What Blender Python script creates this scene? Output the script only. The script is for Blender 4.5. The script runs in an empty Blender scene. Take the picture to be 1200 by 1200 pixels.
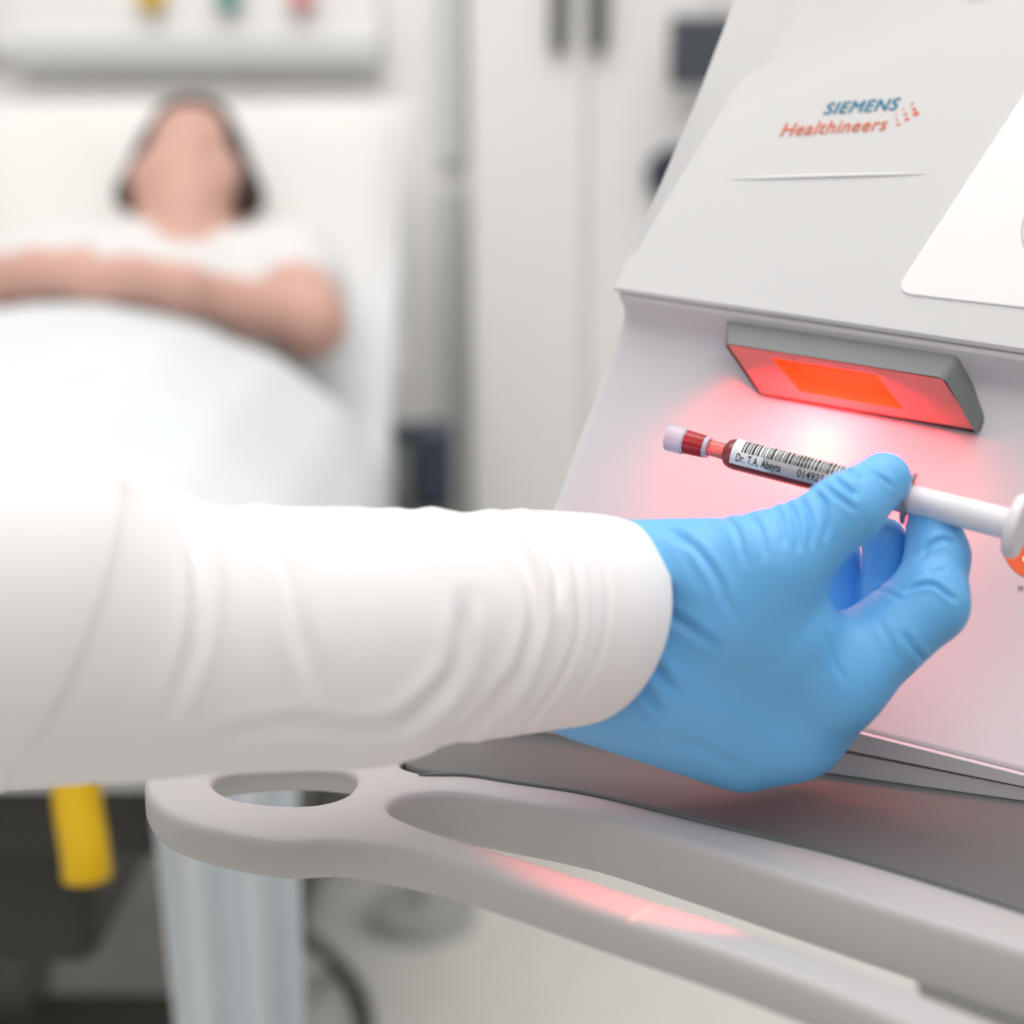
import bpy, bmesh, math, random
import numpy as np
from mathutils import Vector, Matrix
random.seed(4); np.random.seed(4)
SC = bpy.context.scene
COL = SC.collection
# ------------------------------------------------------------------ camera, world, lights, exposure
TH = math.radians(12.5); FPX = 1800.0
CAM = np.array([0, 0, 1.15])
FW = np.array([0, math.cos(TH), -math.sin(TH)])
UP = np.array([0, math.sin(TH), math.cos(TH)])
RT = np.array([1.0, 0, 0])
cd = bpy.data.cameras.new('camera'); cam = bpy.data.objects.new('camera', cd); COL.objects.link(cam)
cam.location = CAM; cam.rotation_euler = (math.pi / 2 - TH, 0, 0)
cd.sensor_width = 36; cd.lens = 54; cd.clip_start = 0.02; cd.clip_end = 50
cd.dof.use_dof = True; cd.dof.focus_distance = 0.66; cd.dof.aperture_fstop = 3.3
SC.camera = cam
w = bpy.data.worlds.new('world'); SC.world = w; w.use_nodes = True
bg = w.node_tree.nodes['Background']; nt = w.node_tree
tcw = nt.nodes.new('ShaderNodeTexCoord'); sep = nt.nodes.new('ShaderNodeSeparateXYZ'); rmp = nt.nodes.new('ShaderNodeValToRGB')
mr = nt.nodes.new('ShaderNodeMapRange'); mr.inputs[1].default_value = -1; mr.inputs[2].default_value = 1
nt.links.new(tcw.outputs['Generated'], sep.inputs[0]); nt.links.new(sep.outputs['Z'], mr.inputs[0]); nt.links.new(mr.outputs[0], rmp.inputs[0])
rmp.color_ramp.elements[0].position = .46; rmp.color_ramp.elements[0].color = (.195, .19, .20, 1)
rmp.color_ramp.elements[1].position = .85; rmp.color_ramp.elements[1].color = (1.3, 1.285, 1.275, 1)
nt.links.new(rmp.outputs[0], bg.inputs[0]); bg.inputs[1].default_value = 0.72
SC.view_settings.view_transform = 'Standard'; SC.view_settings.look = 'None'
SC.view_settings.exposure = 0.0; SC.view_settings.gamma = 1.0


def area(name, loc, target, size, power, color=(1, 1, 1), sy=None, spread=math.pi):
    l = bpy.data.lights.new(name, 'AREA'); l.energy = power; l.color = color; l.size = size; l.spread = spread
    if sy: l.shape = 'RECTANGLE'; l.size_y = sy
    o = bpy.data.objects.new(name, l); COL.objects.link(o); o.location = Vector(loc)
    o.rotation_euler = (Vector(target) - Vector(loc)).to_track_quat('-Z', 'Y').to_euler()
    return o


area('ceiling_panel_light', (0.55, 0.15, 2.6), (0.1, 0.75, 1.0), 1.2, 8, (1, 0.98, 0.97))
area('ward_ceiling_light', (-0.35, 1.05, 2.75), (-0.35, 2.6, 0.9), 1.6, 21.5, (1, 0.985, 0.965))
area('front_fill_light', (-0.9, -1.3, 2.4), (0.0, 0.7, 1.0), 1.6, 5.2, (1, 0.985, 0.98))  # soft fill added high behind the camera


# ------------------------------------------------------------------ helpers
def W(px, py, d):
    return CAM + d * (FW + RT * (px - 600) / FPX - UP * (py - 600) / FPX)


def PJ(P):
    q = np.asarray(P, float) - CAM; d = q @ FW
    return np.stack([600 + FPX * (q @ RT) / d, 600 - FPX * (q @ UP) / d], -1), d


def plane(A, B, t):
    u = B - A; u = u / np.linalg.norm(u); h = np.array([u[0], u[1], 0]); h /= np.linalg.norm(h)
    n = np.array([h[1], -h[0], 0])
    v = np.array([0, 0, 1]) * math.cos(t) - n * math.sin(t)
    N = np.cross(u, v); N /= np.linalg.norm(N)
    if N @ (CAM - A) < 0: N = -N
    return A, N


def hit(px, py, pl, off=0.0):
    A, N = pl; r = FW + RT * (px - 600) / FPX - UP * (py - 600) / FPX
    return CAM + r * (((A + N * off - CAM) @ N) / (r @ N))


def hz(px, py, z):
    return hit(px, py, (np.array([0, 0, z]), np.array([0, 0, 1.0])))


def mat(name, col, rough=0.5, metal=0.0, var=0.03, scale=30.0, bump=0.0, bscale=200.0, emit=None, estr=0.0,
        trans=0.0, sss=0.0, sheen=0.0, coat=0.0, spec=None, alpha=1.0):
    m = bpy.data.materials.new(name); m.use_nodes = True
    nt = m.node_tree; b = nt.nodes['Principled BSDF']
    tc = nt.nodes.new('ShaderNodeTexCoord'); nz = nt.nodes.new('ShaderNodeTexNoise')
    nz.inputs['Scale'].default_value = scale; nt.links.new(tc.outputs['Object'], nz.inputs['Vector'])
    mx = nt.nodes.new('ShaderNodeMix'); mx.data_type = 'RGBA'
    c = np.array(col[:3])
    mx.inputs[6].default_value = (*np.clip(c * (1 - var), 0, 1), 1); mx.inputs[7].default_value = (*np.clip(c * (1 + var), 0, 1), 1)
    nt.links.new(nz.outputs['Fac'], mx.inputs[0]); nt.links.new(mx.outputs[2], b.inputs['Base Color'])
    b.inputs['Roughness'].default_value = rough; b.inputs['Metallic'].default_value = metal
    b.inputs['Transmission Weight'].default_value = trans
    b.inputs['Sheen Weight'].default_value = sheen; b.inputs['Coat Weight'].default_value = coat
    b.inputs['Alpha'].default_value = alpha
    if spec is not None: b.inputs['Specular IOR Level'].default_value = spec
    if sss:
        b.inputs['Subsurface Weight'].default_value = sss
        b.inputs['Subsurface Radius'].default_value = (1, .6, .5); b.inputs['Subsurface Scale'].default_value = 0.006
    if emit: b.inputs['Emission Color'].default_value = (*emit, 1); b.inputs['Emission Strength'].default_value = estr
    if bump:
        n2 = nt.nodes.new('ShaderNodeTexNoise'); n2.inputs['Scale'].default_value = bscale
        nt.links.new(tc.outputs['Object'], n2.inputs['Vector'])
        bp = nt.nodes.new('ShaderNodeBump'); bp.inputs['Strength'].default_value = bump; bp.inputs['Distance'].default_value = 0.001
        nt.links.new(n2.outputs['Fac'], bp.inputs['Height']); nt.links.new(bp.outputs[0], b.inputs['Normal'])
    return m


def srgb(r, g, b):
    f = lambda x: (x / 255) / 12.92 if x < 10 else ((x / 255 + .055) / 1.055) ** 2.4
    return f(r), f(g), f(b)


def link(name, verts, faces, m, parent=None, smooth=True, sharp=35):
    me = bpy.data.meshes.new(name); me.from_pydata([tuple(map(float, v)) for v in verts], [], [list(map(int, f)) for f in faces]); me.update()
    return finish(name, me, m, parent, smooth, sharp)


def finish(name, me, m, parent=None, smooth=True, sharp=35):
    bm = bmesh.new(); bm.from_mesh(me)
    bmesh.ops.recalc_face_normals(bm, faces=bm.faces)
    for f in bm.faces: f.smooth = smooth
    for e in bm.edges:
        if len(e.link_faces) == 2 and e.calc_face_angle(0) > math.radians(sharp): e.smooth = False
    bm.to_mesh(me); bm.free()
    o = bpy.data.objects.new(name, me); COL.objects.link(o)
    if m: me.materials.append(m)
    if parent:
        o.parent = parent; o.matrix_parent_inverse = Matrix.Translation(-parent_loc(parent))
    return o


def parent_loc(p):
    return p.location.copy() if p.parent is None else Vector((0, 0, 0))


def bmlink(name, bm, m, parent=None, smooth=True, sharp=35):
    me = bpy.data.meshes.new(name); bm.to_mesh(me); bm.free()
    return finish(name, me, m, parent, smooth, sharp)


def bevel(o, wd, seg=3, ang=30, clamp=True):
    md = o.modifiers.new('bevel', 'BEVEL'); md.width = wd; md.segments = seg; md.limit_method = 'ANGLE'; md.angle_limit = math.radians(ang)
    md.harden_normals = False; md.use_clamp_overlap = clamp
    return o


def thing(name, label, cat, loc, group=None):
    o = bpy.data.objects.new(name, None); COL.objects.link(o); o.location = Vector(loc); o.empty_display_size = .05
    return tag(o, label, cat, group)


def tag(o, label, cat, group=None):
    o['label'] = label; o['category'] = cat
    if group: o['group'] = group
    return o


def struct(o): o['kind'] = 'structure'; return o


def add_box(bm, lo, hi):
    lo, hi = np.array(lo, float), np.array(hi, float)
    r = bmesh.ops.create_cube(bm, size=1.0)
    for v in r['verts']: v.co = Vector((lo + hi) / 2 + np.array(v.co) * (hi - lo))
    return r['verts']


def box(name, lo, hi, m, parent=None, bev=0.0):
    bm = bmesh.new(); add_box(bm, lo, hi)
    o = bmlink(name, bm, m, parent)
    if bev: bevel(o, bev)
    return o


def catmull(P, n):
    P = np.asarray(P, float); k = len(P)
    Q = np.vstack([2 * P[0] - P[1], P, 2 * P[-1] - P[-2]]); out = []
    for i in range(k - 1):
        p0, p1, p2, p3 = Q[i:i + 4]
        for t in np.linspace(0, 1, n, endpoint=False):
            out.append(.5 * ((2 * p1) + (-p0 + p2) * t + (2 * p0 - 5 * p1 + 4 * p2 - p3) * t ** 2 + (-p0 + 3 * p1 - 3 * p2 + p3) * t ** 3))
    out.append(P[-1]); return np.array(out)


def frames(C):
    C = np.asarray(C, float); T = np.gradient(C, axis=0); T /= np.linalg.norm(T, axis=1)[:, None]
    N = []; n = np.cross(T[0], [0, 0, 1.0])
    if np.linalg.norm(n) < 1e-3: n = np.cross(T[0], [0, 1.0, 0])
    for t in T:
        n = n - t * (n @ t); n /= np.linalg.norm(n); N.append(n.copy())
    N = np.array(N); return T, N, np.cross(T, N)


def tube_data(C, R, seg=24, cap=True):
    C = np.asarray(C, float); R = np.broadcast_to(np.asarray(R, float), (len(C),)); T, N, B = frames(C)
    a = np.linspace(0, 2 * math.pi, seg, endpoint=False)
    V = (C[:, None] + R[:, None, None] * (np.cos(a)[None, :, None] * N[:, None] + np.sin(a)[None, :, None] * B[:, None])).reshape(-1, 3)
    Fc = [(i * seg + j, i * seg + (j + 1) % seg, (i + 1) * seg + (j + 1) % seg, (i + 1) * seg + j) for i in range(len(C) - 1) for j in range(seg)]
    if cap: Fc += [tuple(range(seg)), tuple((len(C) - 1) * seg + j for j in range(seg))[::-1]]
    return V, Fc


def tube(name, C, R, m, parent=None, seg=24, cap=True):
    V, Fc = tube_data(C, R, seg, cap); return link(name, V, Fc, m, parent)


def prism_poly(name, poly, vec, m, parent=None, bev=0, smooth=True):
    """poly (N,3) extruded by vec: solid"""
    poly = np.asarray(poly); k = len(poly); V = np.vstack([poly, poly + vec])
    Fc = [tuple(range(k)), tuple(range(k, 2 * k))[::-1]] + [(i, (i + 1) % k, k + (i + 1) % k, k + i) for i in range(k)]
    o = link(name, V, Fc, m, parent, smooth)
    if bev: bevel(o, bev)
    return o


def surface_nets(f, lo, hi, h):
    lo, hi = np.array(lo, float), np.array(hi, float)
    n = np.ceil((hi - lo) / h).astype(int) + 1
    ax = [lo[i] + h * np.arange(n[i]) for i in range(3)]
    V = np.empty(n, np.float32)
    Y, Z = np.meshgrid(ax[1], ax[2], indexing='ij'); ch = max(1, int(1.2e6 // Y.size))
    for s in range(0, n[0], ch):
        xs = ax[0][s:s + ch]
        P = np.empty((len(xs),) + Y.shape + (3,), np.float32)
        P[..., 0] = xs[:, None, None]; P[..., 1] = Y; P[..., 2] = Z
        V[s:s + ch] = f(P.reshape(-1, 3)).reshape(P.shape[:3])
    S = V < 0
    cnt = np.zeros(n - 1, np.float32); acc = np.zeros(tuple(n - 1) + (3,), np.float32)
    cs = [(a, b, c) for a in (0, 1) for b in (0, 1) for c in (0, 1)]
    sl = lambda M, c: M[c[0]:n[0] - 1 + c[0], c[1]:n[1] - 1 + c[1], c[2]:n[2] - 1 + c[2]]
    for i, a in enumerate(cs):
        for b in cs[i + 1:]:
            if sum(x != y for x, y in zip(a, b)) != 1: continue
            va, vb = sl(V, a), sl(V, b); m = sl(S, a) != sl(S, b)
            t = np.where(m, va / np.where(m, va - vb, 1), 0)
            cnt += m
            for k in range(3): acc[..., k] += np.where(m, a[k] + t * (b[k] - a[k]), 0)
    act = cnt > 0; idx = -np.ones(act.shape, int); idx[act] = np.arange(act.sum())
    cell = np.argwhere(act); vert = lo + h * (cell + acc[act] / cnt[act][:, None])
    faces = []
    for k in range(3):
        u, v = (k + 1) % 3, (k + 2) % 3
        A = [slice(1, n[i] - 1) for i in range(3)]; A[k] = slice(0, n[k] - 1); Bn = list(A); Bn[k] = slice(1, n[k])
        sa, sb = S[tuple(A)], S[tuple(Bn)]
        e = np.argwhere(sa != sb); off = np.array([s.start for s in A]); e0 = e + off
        inside = sa[tuple(e.T)]
        q = []
        for du, dv in ((-1, -1), (0, -1), (0, 0), (-1, 0)):
            c = e0.copy(); c[:, u] += du; c[:, v] += dv; q.append(idx[tuple(c.T)])
        q = np.stack(q, 1); q[~inside] = q[~inside][:, ::-1]; faces.append(q)
    return vert, np.vstack(faces)


def rc(P, a, b, r1, r2):
    a, b = np.asarray(a, np.float32), np.asarray(b, np.float32); ab = b - a
    t = np.clip(((P - a) @ ab) / (ab @ ab), 0, 1)
    q = P - a - t[:, None] * ab
    return np.sqrt((q * q).sum(1)) - (r1 + t * (r2 - r1)).astype(np.float32)


def smin(a, b, k):
    h = np.clip(.5 + .5 * (b - a) / k, 0, 1); return b + (a - b) * h - k * h * (1 - h)


def vnormals(V, Fq):
    Fq = np.asarray(Fq); n = np.cross(V[Fq[:, 2]] - V[Fq[:, 0]], V[Fq[:, 3]] - V[Fq[:, 1]])
    N = np.zeros_like(V)
    for i in range(4): np.add.at(N, Fq[:, i], n)
    return N / (np.linalg.norm(N, axis=1)[:, None] + 1e-12)


def poly_dist(p, poly):
    """distance to a px polyline, and parameter 0..1 along it"""
    poly = np.asarray(poly, float); best = np.full(len(p), 1e9); par = np.zeros(len(p)); sg = np.zeros(len(p))
    L = np.r_[0, np.cumsum(np.linalg.norm(np.diff(poly, axis=0), axis=1))]
    for i in range(len(poly) - 1):
        a, b = poly[i], poly[i + 1]; ab = b - a
        t = np.clip(((p - a) @ ab) / (ab @ ab), 0, 1); q = p - a - t[:, None] * ab; d = np.linalg.norm(q, axis=1)
        m = d < best; best[m] = d[m]; par[m] = (L[i] + t[m] * (L[i + 1] - L[i])) / L[-1]
        sg[m] = np.sign(q[m, 0] * ab[1] - q[m, 1] * ab[0])
    return best, par, sg


def wrinkle(V, N, folds):
    """press soft folds into a surface: each fold = (polyline seen from the front, half width px, depth m)"""
    px, d = PJ(V); view = (CAM - V); view /= np.linalg.norm(view, axis=1)[:, None]
    face = np.clip((N * view).sum(1) * 2.5 + .6, 0, 1)
    out = np.zeros(len(V))
    for poly, wd, dep_ in folds:
        poly = catmull(np.asarray(poly, float), 6) if len(poly) > 2 else np.asarray(poly, float)
        D, t, sg = poly_dist(px, poly)
        taper = np.clip(np.minimum(t, 1 - t) * 5 + .15, 0, 1)
        g = np.exp(-(D / wd) ** 2); s = np.exp(-((D - 2.0 * wd) / (1.1 * wd)) ** 2)
        out += taper * dep_ * (-g + .45 * s)
    return V + N * (out * face)[:, None]


# ------------------------------------------------------------------ materials
M = {}
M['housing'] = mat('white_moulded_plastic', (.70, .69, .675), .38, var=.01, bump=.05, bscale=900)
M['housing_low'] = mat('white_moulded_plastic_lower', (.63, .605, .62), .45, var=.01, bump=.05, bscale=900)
M['panel'] = mat('glossy_white_panel', (.93, .9, .885), .25, var=.01)
M['scan_grey'] = mat('grey_scanner_shell', (.16, .17, .17), .35, var=.03)
M['scan_plate'] = mat('red_lit_plate', (.80, .25, .23), .5, var=.03)  # grey underside; reflected red scanner light is put into the base colour
M['scan_core'] = mat('scanner_lamp', (.6, .10, .03), .4, emit=(1.0, .09, .02), estr=.75)
M['orange'] = mat('orange_print', srgb(224, 104, 50), .5)
M['teal'] = mat('teal_print', srgb(0, 125, 160), .5)
M['ink'] = mat('black_print', (.015, .015, .018), .5)
M['label'] = mat('paper_label', (.82, .8, .78), .5, var=.01)
M['blood'] = mat('blood', (.42, .008, .012), .15, var=.2, scale=150)
M['clear'] = mat('clear_plastic', (.95, .9, .93), .08, trans=1.0, var=.01)
M['frost'] = mat('frosted_cap_plastic', (.82, .72, .84), .3, trans=.35, var=.02)
M['plunger'] = mat('white_plunger_plastic', (.80, .77, .79), .4, var=.01)
M['red_hub'] = mat('red_tinted_hub', (.9, .28, .24), .15, trans=.6)
M['glove'] = mat('blue_nitrile', (.155, .49, .88), .42, var=.05, scale=60, bump=.12, bscale=500, sss=.03)
M['sleeve'] = mat('white_coat_cotton', (.91, .875, .868), .9, var=.012, bump=.15, bscale=1500, sheen=.2)
M['tray'] = mat('grey_cart_tray', (.15, .15, .145), .6, var=.03, spec=.25)
M['handle'] = mat('grey_cart_handle', (.50, .48, .475), .42, var=.02, bump=.04, bscale=1200)
M['seal'] = mat('dark_seal', (.12, .13, .13), .5)
M['wall'] = mat('painted_wall', (.92, .905, .885), .7, var=.01)
M['cab'] = mat('cabinet_laminate', (.86, .845, .83), .5, var=.01)
M['trim'] = mat('grey_trim', (.60, .62, .61), .5)
M['floor'] = mat('vinyl_floor', (.74, .725, .68), .4, var=.05, scale=14)
M['pillow'] = mat('pillow_cotton', (.84, .815, .785), .9, bump=.1, bscale=300)
M['blanket'] = mat('blanket_cotton', (.70, .73, .74), .95, bump=.15, bscale=250)
M['sheet'] = mat('hanging_sheet', (.68, .73, .76), .9)
M['gown'] = mat('hospital_gown', (.75, .735, .725), .9)
M['skin'] = mat('skin', (.64, .375, .30), .5, sss=.1, var=.06, scale=12)
M['hair'] = mat('dark_brown_hair', (.035, .014, .012), .5, var=.3, scale=40)
M['lips'] = mat('lips', (.55, .2, .18), .4)
M['dark'] = mat('dark_bed_metal', (.035, .035, .03), .5)
M['mid'] = mat('grey_green_metal', (.12, .12, .10), .5)
M['rubber'] = mat('black_rubber', (.02, .02, .02), .6)
M['yellow'] = mat('yellow_plastic', srgb(222, 178, 0), .4)
M['navy'] = mat('navy_plastic', (.03, .04, .06), .4)
M['screen'] = mat('dark_screen', (.07, .08, .095), .3)
M['greyp'] = mat('light_grey_plastic', (.45, .45, .43), .5)
M['rail'] = mat('pale_grey_rail', (.66, .68, .67), .5)
M['canister'] = mat('grey_green_canister', (.20, .22, .20), .4)
M['pink'] = mat('pink_plastic', srgb(222, 150, 150), .5)
M['sea'] = mat('sea_green_plastic', srgb(110, 165, 160), .5)
M['mattress'] = mat('mattress_cover', (.72, .74, .75), .8)

# ------------------------------------------------------------------ room
struct(box('floor', (-2.6, -1.5, -.05), (2.2, 2.9, 0), M['floor']))
struct(box('wall_back', (-2.6, 2.8, 0), (2.2, 2.9, 2.8), M['wall']))
struct(box('wall_left', (-2.7, -1.5, 0), (-2.6, 2.9, 2.8), M['wall']))


def bx(px0, px1, d): return (px0 - 600) / FPX * d, (px1 - 600) / FPX * d
def zy(py, d): return float(W(600, py, d)[2])
DW = 2.86          # depth of the wall plane along the view axis
def hp(px, py, y): return hit(px, py, (np.array([0, y, 0]), np.array([0, 1.0, 0])))
def wx(px): return (px - 600) / FPX * DW
def wz(py): return 1.15 + 2.8 * math.tan(math.atan((600 - py) / FPX) - TH)


# ------------------------------------------------------------------ analyzer
UA, UB = W(718, 340, .75), W(1200, 410, .69)
U = plane(UA, UB, math.radians(28))
LA, LB = W(738, 360, .765), W(1200, 432, .705)
L = plane(LA, LB, math.radians(24))
hdir = (UB - UA) * np.array([1, 1, 0]); hdir /= np.linalg.norm(hdir)
OUT = np.array([hdir[1], -hdir[0], 0]); AWAY = -OUT
ana = thing('blood_analyzer', 'white blood analyzer with a red-lit scanner under its overhang, on the grey cart', 'medical analyzer', (.3, .85, .885))
# upper housing
Fi = [(722, 337), (748, 292), (785, 228), (838, 142), (870, 92), (905, 71), (1000, 43), (1140, 6), (1330, -45), (1425, 442)]
So = [(718, 341), (735, 302), (769, 228), (813, 125), (845, 42), (872, -30), (970, -75), (1135, -110), (1335, -150), (1430, 449)]
dl = [.0015, -.001, -.003, -.005, -.006, -.007, -.009, -.010, -.010, .0015]
Vf = np.array([hit(x, y, U) for x, y in Fi]); Vs = np.array([hit(x, y, U, -d) for (x, y), d in zip(So, dl)])
k = len(Fi); V = np.vstack([Vf, Vs, Vs + AWAY * .26])
Fc = [tuple(range(k))] + [(i, (i + 1) % k, k + (i + 1) % k, k + i) for i in range(k)] + \
     [(k + i, k + (i + 1) % k, 2 * k + (i + 1) % k, 2 * k + i) for i in range(k)] + [tuple(range(2 * k, 3 * k))[::-1]]
o = link('upper_housing', V, Fc, M['housing'], ana, sharp=60); bevel(o, .0035, 4, 12)
# lower body: rows lofted from overhang to the base
r4 = [(600, 681), (1430, 820)]
r4a, r4b = hit(*r4[0], L), hit(*r4[1], L)
Mp = plane(r4a, r4b, math.radians(38))
r5 = [(570, 752), (1430, 966)]
r5a, r5b = hit(*r5[0], Mp), hit(*r5[1], Mp)
ZT = .5 * (hit(1100, 926, Mp, -.006)[2] + hit(1100, 926, L)[2])
rows = [
    (hit(719, 340.5, U, -.0009), hit(1430, 448.5, U, -.0009)),
    (hit(730, 362, L, .010), hit(1430, 474, L, .010)),
    (hit(727, 380, L, .003), hit(1430, 500, L, .003)),
    (hit(716, 412, L, 0), hit(1430, 535, L, 0)),
    (hit(682, 500, L, 0), hit(1430, 640, L, 0)),
    (hit(650, 590, L, 0), hit(1430, 735, L, 0)),
    (r4a, r4b), (r5a, r5b)]
n = 30; V = []
for a, b in rows: V += [a + (b - a) * t for t in np.linspace(0, 1, n)]
nr = len(rows)
Fc = [(i * n + j, i * n + j + 1, (i + 1) * n + j + 1, (i + 1) * n + j) for i in range(nr - 1) for j in range(n - 1)]
V = np.array(V); nb = len(V); V = np.vstack([V, V + AWAY * .22])
ring = [j for j in range(n)] + [i * n + n - 1 for i in range(1, nr)] + [(nr - 1) * n + j for j in range(n - 2, -1, -1)] + [i * n for i in range(nr - 2, 0, -1)]
Fc += [(ring[i], ring[(i + 1) % len(ring)], nb + ring[(i + 1) % len(ring)], nb + ring[i]) for i in range(len(ring))]
Fc += [tuple(nb + q for q in ring)[::-1]]
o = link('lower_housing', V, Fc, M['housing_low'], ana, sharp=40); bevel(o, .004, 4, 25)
# base plinth with groove
def base_band(name, y0, y1, off, m):
    (xa, ya), (xb, yb) = r5
    A = hit(xa, ya, Mp) + OUT * off; B = hit(xb, yb, Mp) + OUT * off
    P = [A, B]
    def drop(P_, z): q = P_.copy(); q[2] = z; return q
    za0, zb0 = A[2] - y0 * (A[2] - ZT), B[2] - y0 * (B[2] - ZT)
    za1, zb1 = A[2] - y1 * (A[2] - ZT), B[2] - y1 * (B[2] - ZT)
    poly = [drop(A, za0), drop(B, zb0), drop(B, zb1), drop(A, za1)]
    return prism_poly(name, poly, AWAY * .2, m, ana, bev=.0015)
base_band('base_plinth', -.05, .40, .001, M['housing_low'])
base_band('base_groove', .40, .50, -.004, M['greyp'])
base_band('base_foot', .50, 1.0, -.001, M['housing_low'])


def onU(pts, off): return np.array([hit(x, y, U, off) for x, y in pts])
UN, LN = U[1], L[1]
# touch panel with rounded corner
def rounded(p, r, seg=8):
    p = [np.array(q, float) for q in p]; out = []
    for i, q in enumerate(p):
        a, b = p[i - 1], p[(i + 1) % len(p)]
        u1 = (a - q) / np.linalg.norm(a - q); u2 = (b - q) / np.linalg.norm(b - q)
        rr = r[i] if isinstance(r, (list, tuple)) else r
        if rr == 0: out.append(q); continue
        s, e = q + u1 * rr, q + u2 * rr
        for t in np.linspace(0, 1, seg): out.append((1 - t) ** 2 * s + 2 * t * (1 - t) * q + t * t * e)
    return out
pp = rounded([(1048, 345), (1342, -105), (1420, -105), (1420, 388)], [22, 10, 10, 10])
pan = prism_poly('display_panel', onU(pp, -.001), UN * .0018, M['panel'], ana, bev=.0006)
rg = [(1243 + 46 * math.cos(a), 272 + 50 * math.sin(a)) for a in np.linspace(0, 2 * math.pi, 48, endpoint=False)]
rgi = [(1243 + 44.6 * math.cos(a), 272 + 48.6 * math.sin(a)) for a in np.linspace(0, 2 * math.pi, 48, endpoint=False)]
A, B = onU(rg, .0012), onU(rgi, .0012)
link('button_ring', np.vstack([A, B]), [(i, (i + 1) % 48, 48 + (i + 1) % 48, 48 + i) for i in range(48)], M['greyp'], pan)
# raised crease under the logo
t = np.linspace(0, 1, 40); top = [(852 + 236 * s, 209 - 6.5 * s - 2.0 * math.sin(math.pi * s)) for s in t]
V = []
for s, (x, y) in zip(t, top):
    hgt = 5.0 * math.sin(math.pi * s) ** .5 + .3
    V += [hit(x, y - .4, U, -.0002), hit(x, y + hgt * .45, U, .0011 * math.sin(math.pi * s) ** .5), hit(x, y + hgt, U, -.0002)]
link('moulded_ridge', V, [(3 * i + j, 3 * i + j + 1, 3 * i + 4 + j, 3 * i + 3 + j) for i in range(39) for j in range(2)], M['housing'], ana)


def text_mesh(s, bold=0.0, spacing=1.0, cuts=0):
    c = bpy.data.curves.new('t', 'FONT'); c.body = s; c.offset = bold; c.space_character = spacing; c.resolution_u = 6
    o = bpy.data.objects.new('t', c); COL.objects.link(o)
    dg = bpy.context.evaluated_depsgraph_get(); dg.update(); me = bpy.data.meshes.new_from_object(o.evaluated_get(dg))
    bpy.data.objects.remove(o)
    if cuts:
        b_ = bmesh.new(); b_.from_mesh(me); bmesh.ops.subdivide_edges(b_, edges=b_.edges[:], cuts=cuts, use_grid_fill=True)
        bmesh.ops.triangulate(b_, faces=b_.faces[:]); b_.to_mesh(me); b_.free()
    V = np.array([v.co[:] for v in me.vertices]); Fc = [tuple(p.vertices) for p in me.polygons]; bpy.data.meshes.remove(me)
    return V, Fc


CAP = None
def text_quad(name, s, quad, f, m, parent, bold=0.0, spacing=1.0, fat=0.0):
    """quad px BL,BR,TR,TL (cap height box) mapped through f(px,py)->world"""
    V, Fc = text_mesh(s, bold, spacing)
    if fat:                                     # heavier strokes
        nv_ = len(V); sh_ = [-fat, -fat / 3, fat / 3, fat]
        Fc = [tuple(q + nv_ * i for q in f_) for i in range(4) for f_ in Fc]
        V = np.vstack([V + np.array([d_, 0, 0]) for d_ in sh_])
    Vh, _ = text_mesh('H', bold)
    h = Vh[:, 1].max(); x0, x1 = V[:, 0].min(), V[:, 0].max()
    u = (V[:, 0] - x0) / (x1 - x0); v = V[:, 1] / h
    BL, BR, TR, TL = [np.array(q, float) for q in quad]
    P = ((1 - u) * (1 - v))[:, None] * BL + (u * (1 - v))[:, None] * BR + (u * v)[:, None] * TR + ((1 - u) * v)[:, None] * TL
    pts = np.array([f(x, y) for x, y in P])
    if fat: pts += np.repeat(np.arange(4), nv_)[:, None] * .00006 * UN
    return link(name, pts, Fc, m, parent, smooth=False)


logo = text_quad('logo_wordmark', 'SIEMENS', [(964, 134), (1050, 128.3), (1057, 114.5), (971, 120.5)], lambda x, y: hit(x, y, U, .0003), M['teal'], ana, spacing=1.10, fat=.028)
text_quad('logo_wordmark', 'Healthineers', [(913.5, 159.6), (1037, 152), (1043.5, 137), (921, 144.5)], lambda x, y: hit(x, y, U, .0003), M['orange'], ana, spacing=1.06, fat=.014)
V, Fc = [], []
for x, y, r in [(1069, 121.6, 1.7), (1071, 127.6, 2.4), (1073.4, 133, 3.4), (1058.6, 128, 1.2), (1061, 133.4, 2.0), (1063, 139.4, 2.6), (1050, 134, 1.0), (1051, 140, 1.4), (1053, 145.6, 2.1)]:
    b = len(V)
    for a in np.linspace(0, 2 * math.pi, 14, endpoint=False):
        c, s_ = math.cos(a), math.sin(a); V.append(hit(x + r * (1.1 * c - .35 * s_), y + r * (.75 * s_), U, .0003))
    Fc.append(tuple(range(b, b + 14)))
link('logo_dots', V, Fc, M['orange'], ana, smooth=False)

# barcode scanner hood
ONs = .024
b0, b1 = hit(850, 375, L, .012), hit(1122, 416, L, .012)
c0, c1 = hit(848, 402, L, ONs), hit(1106, 443, L, ONs)
d0, d1 = hit(890, 463, L, .003), hit(1148, 507, L, .003)
e1 = hit(1155, 476, L, -.003); e0 = hit(893, 435, L, -.003)
e1b = hit(1150, 456, L, -.002); e1c = hit(1155, 492, L, 0)
back = AWAY * .02
sV = [b0, b1, c0, c1, d0, d1, e1b, e1, e1c, b0 + back, b1 + back, d0 + back, d1 + back, hit(868, 420, L, -.002)]
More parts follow.
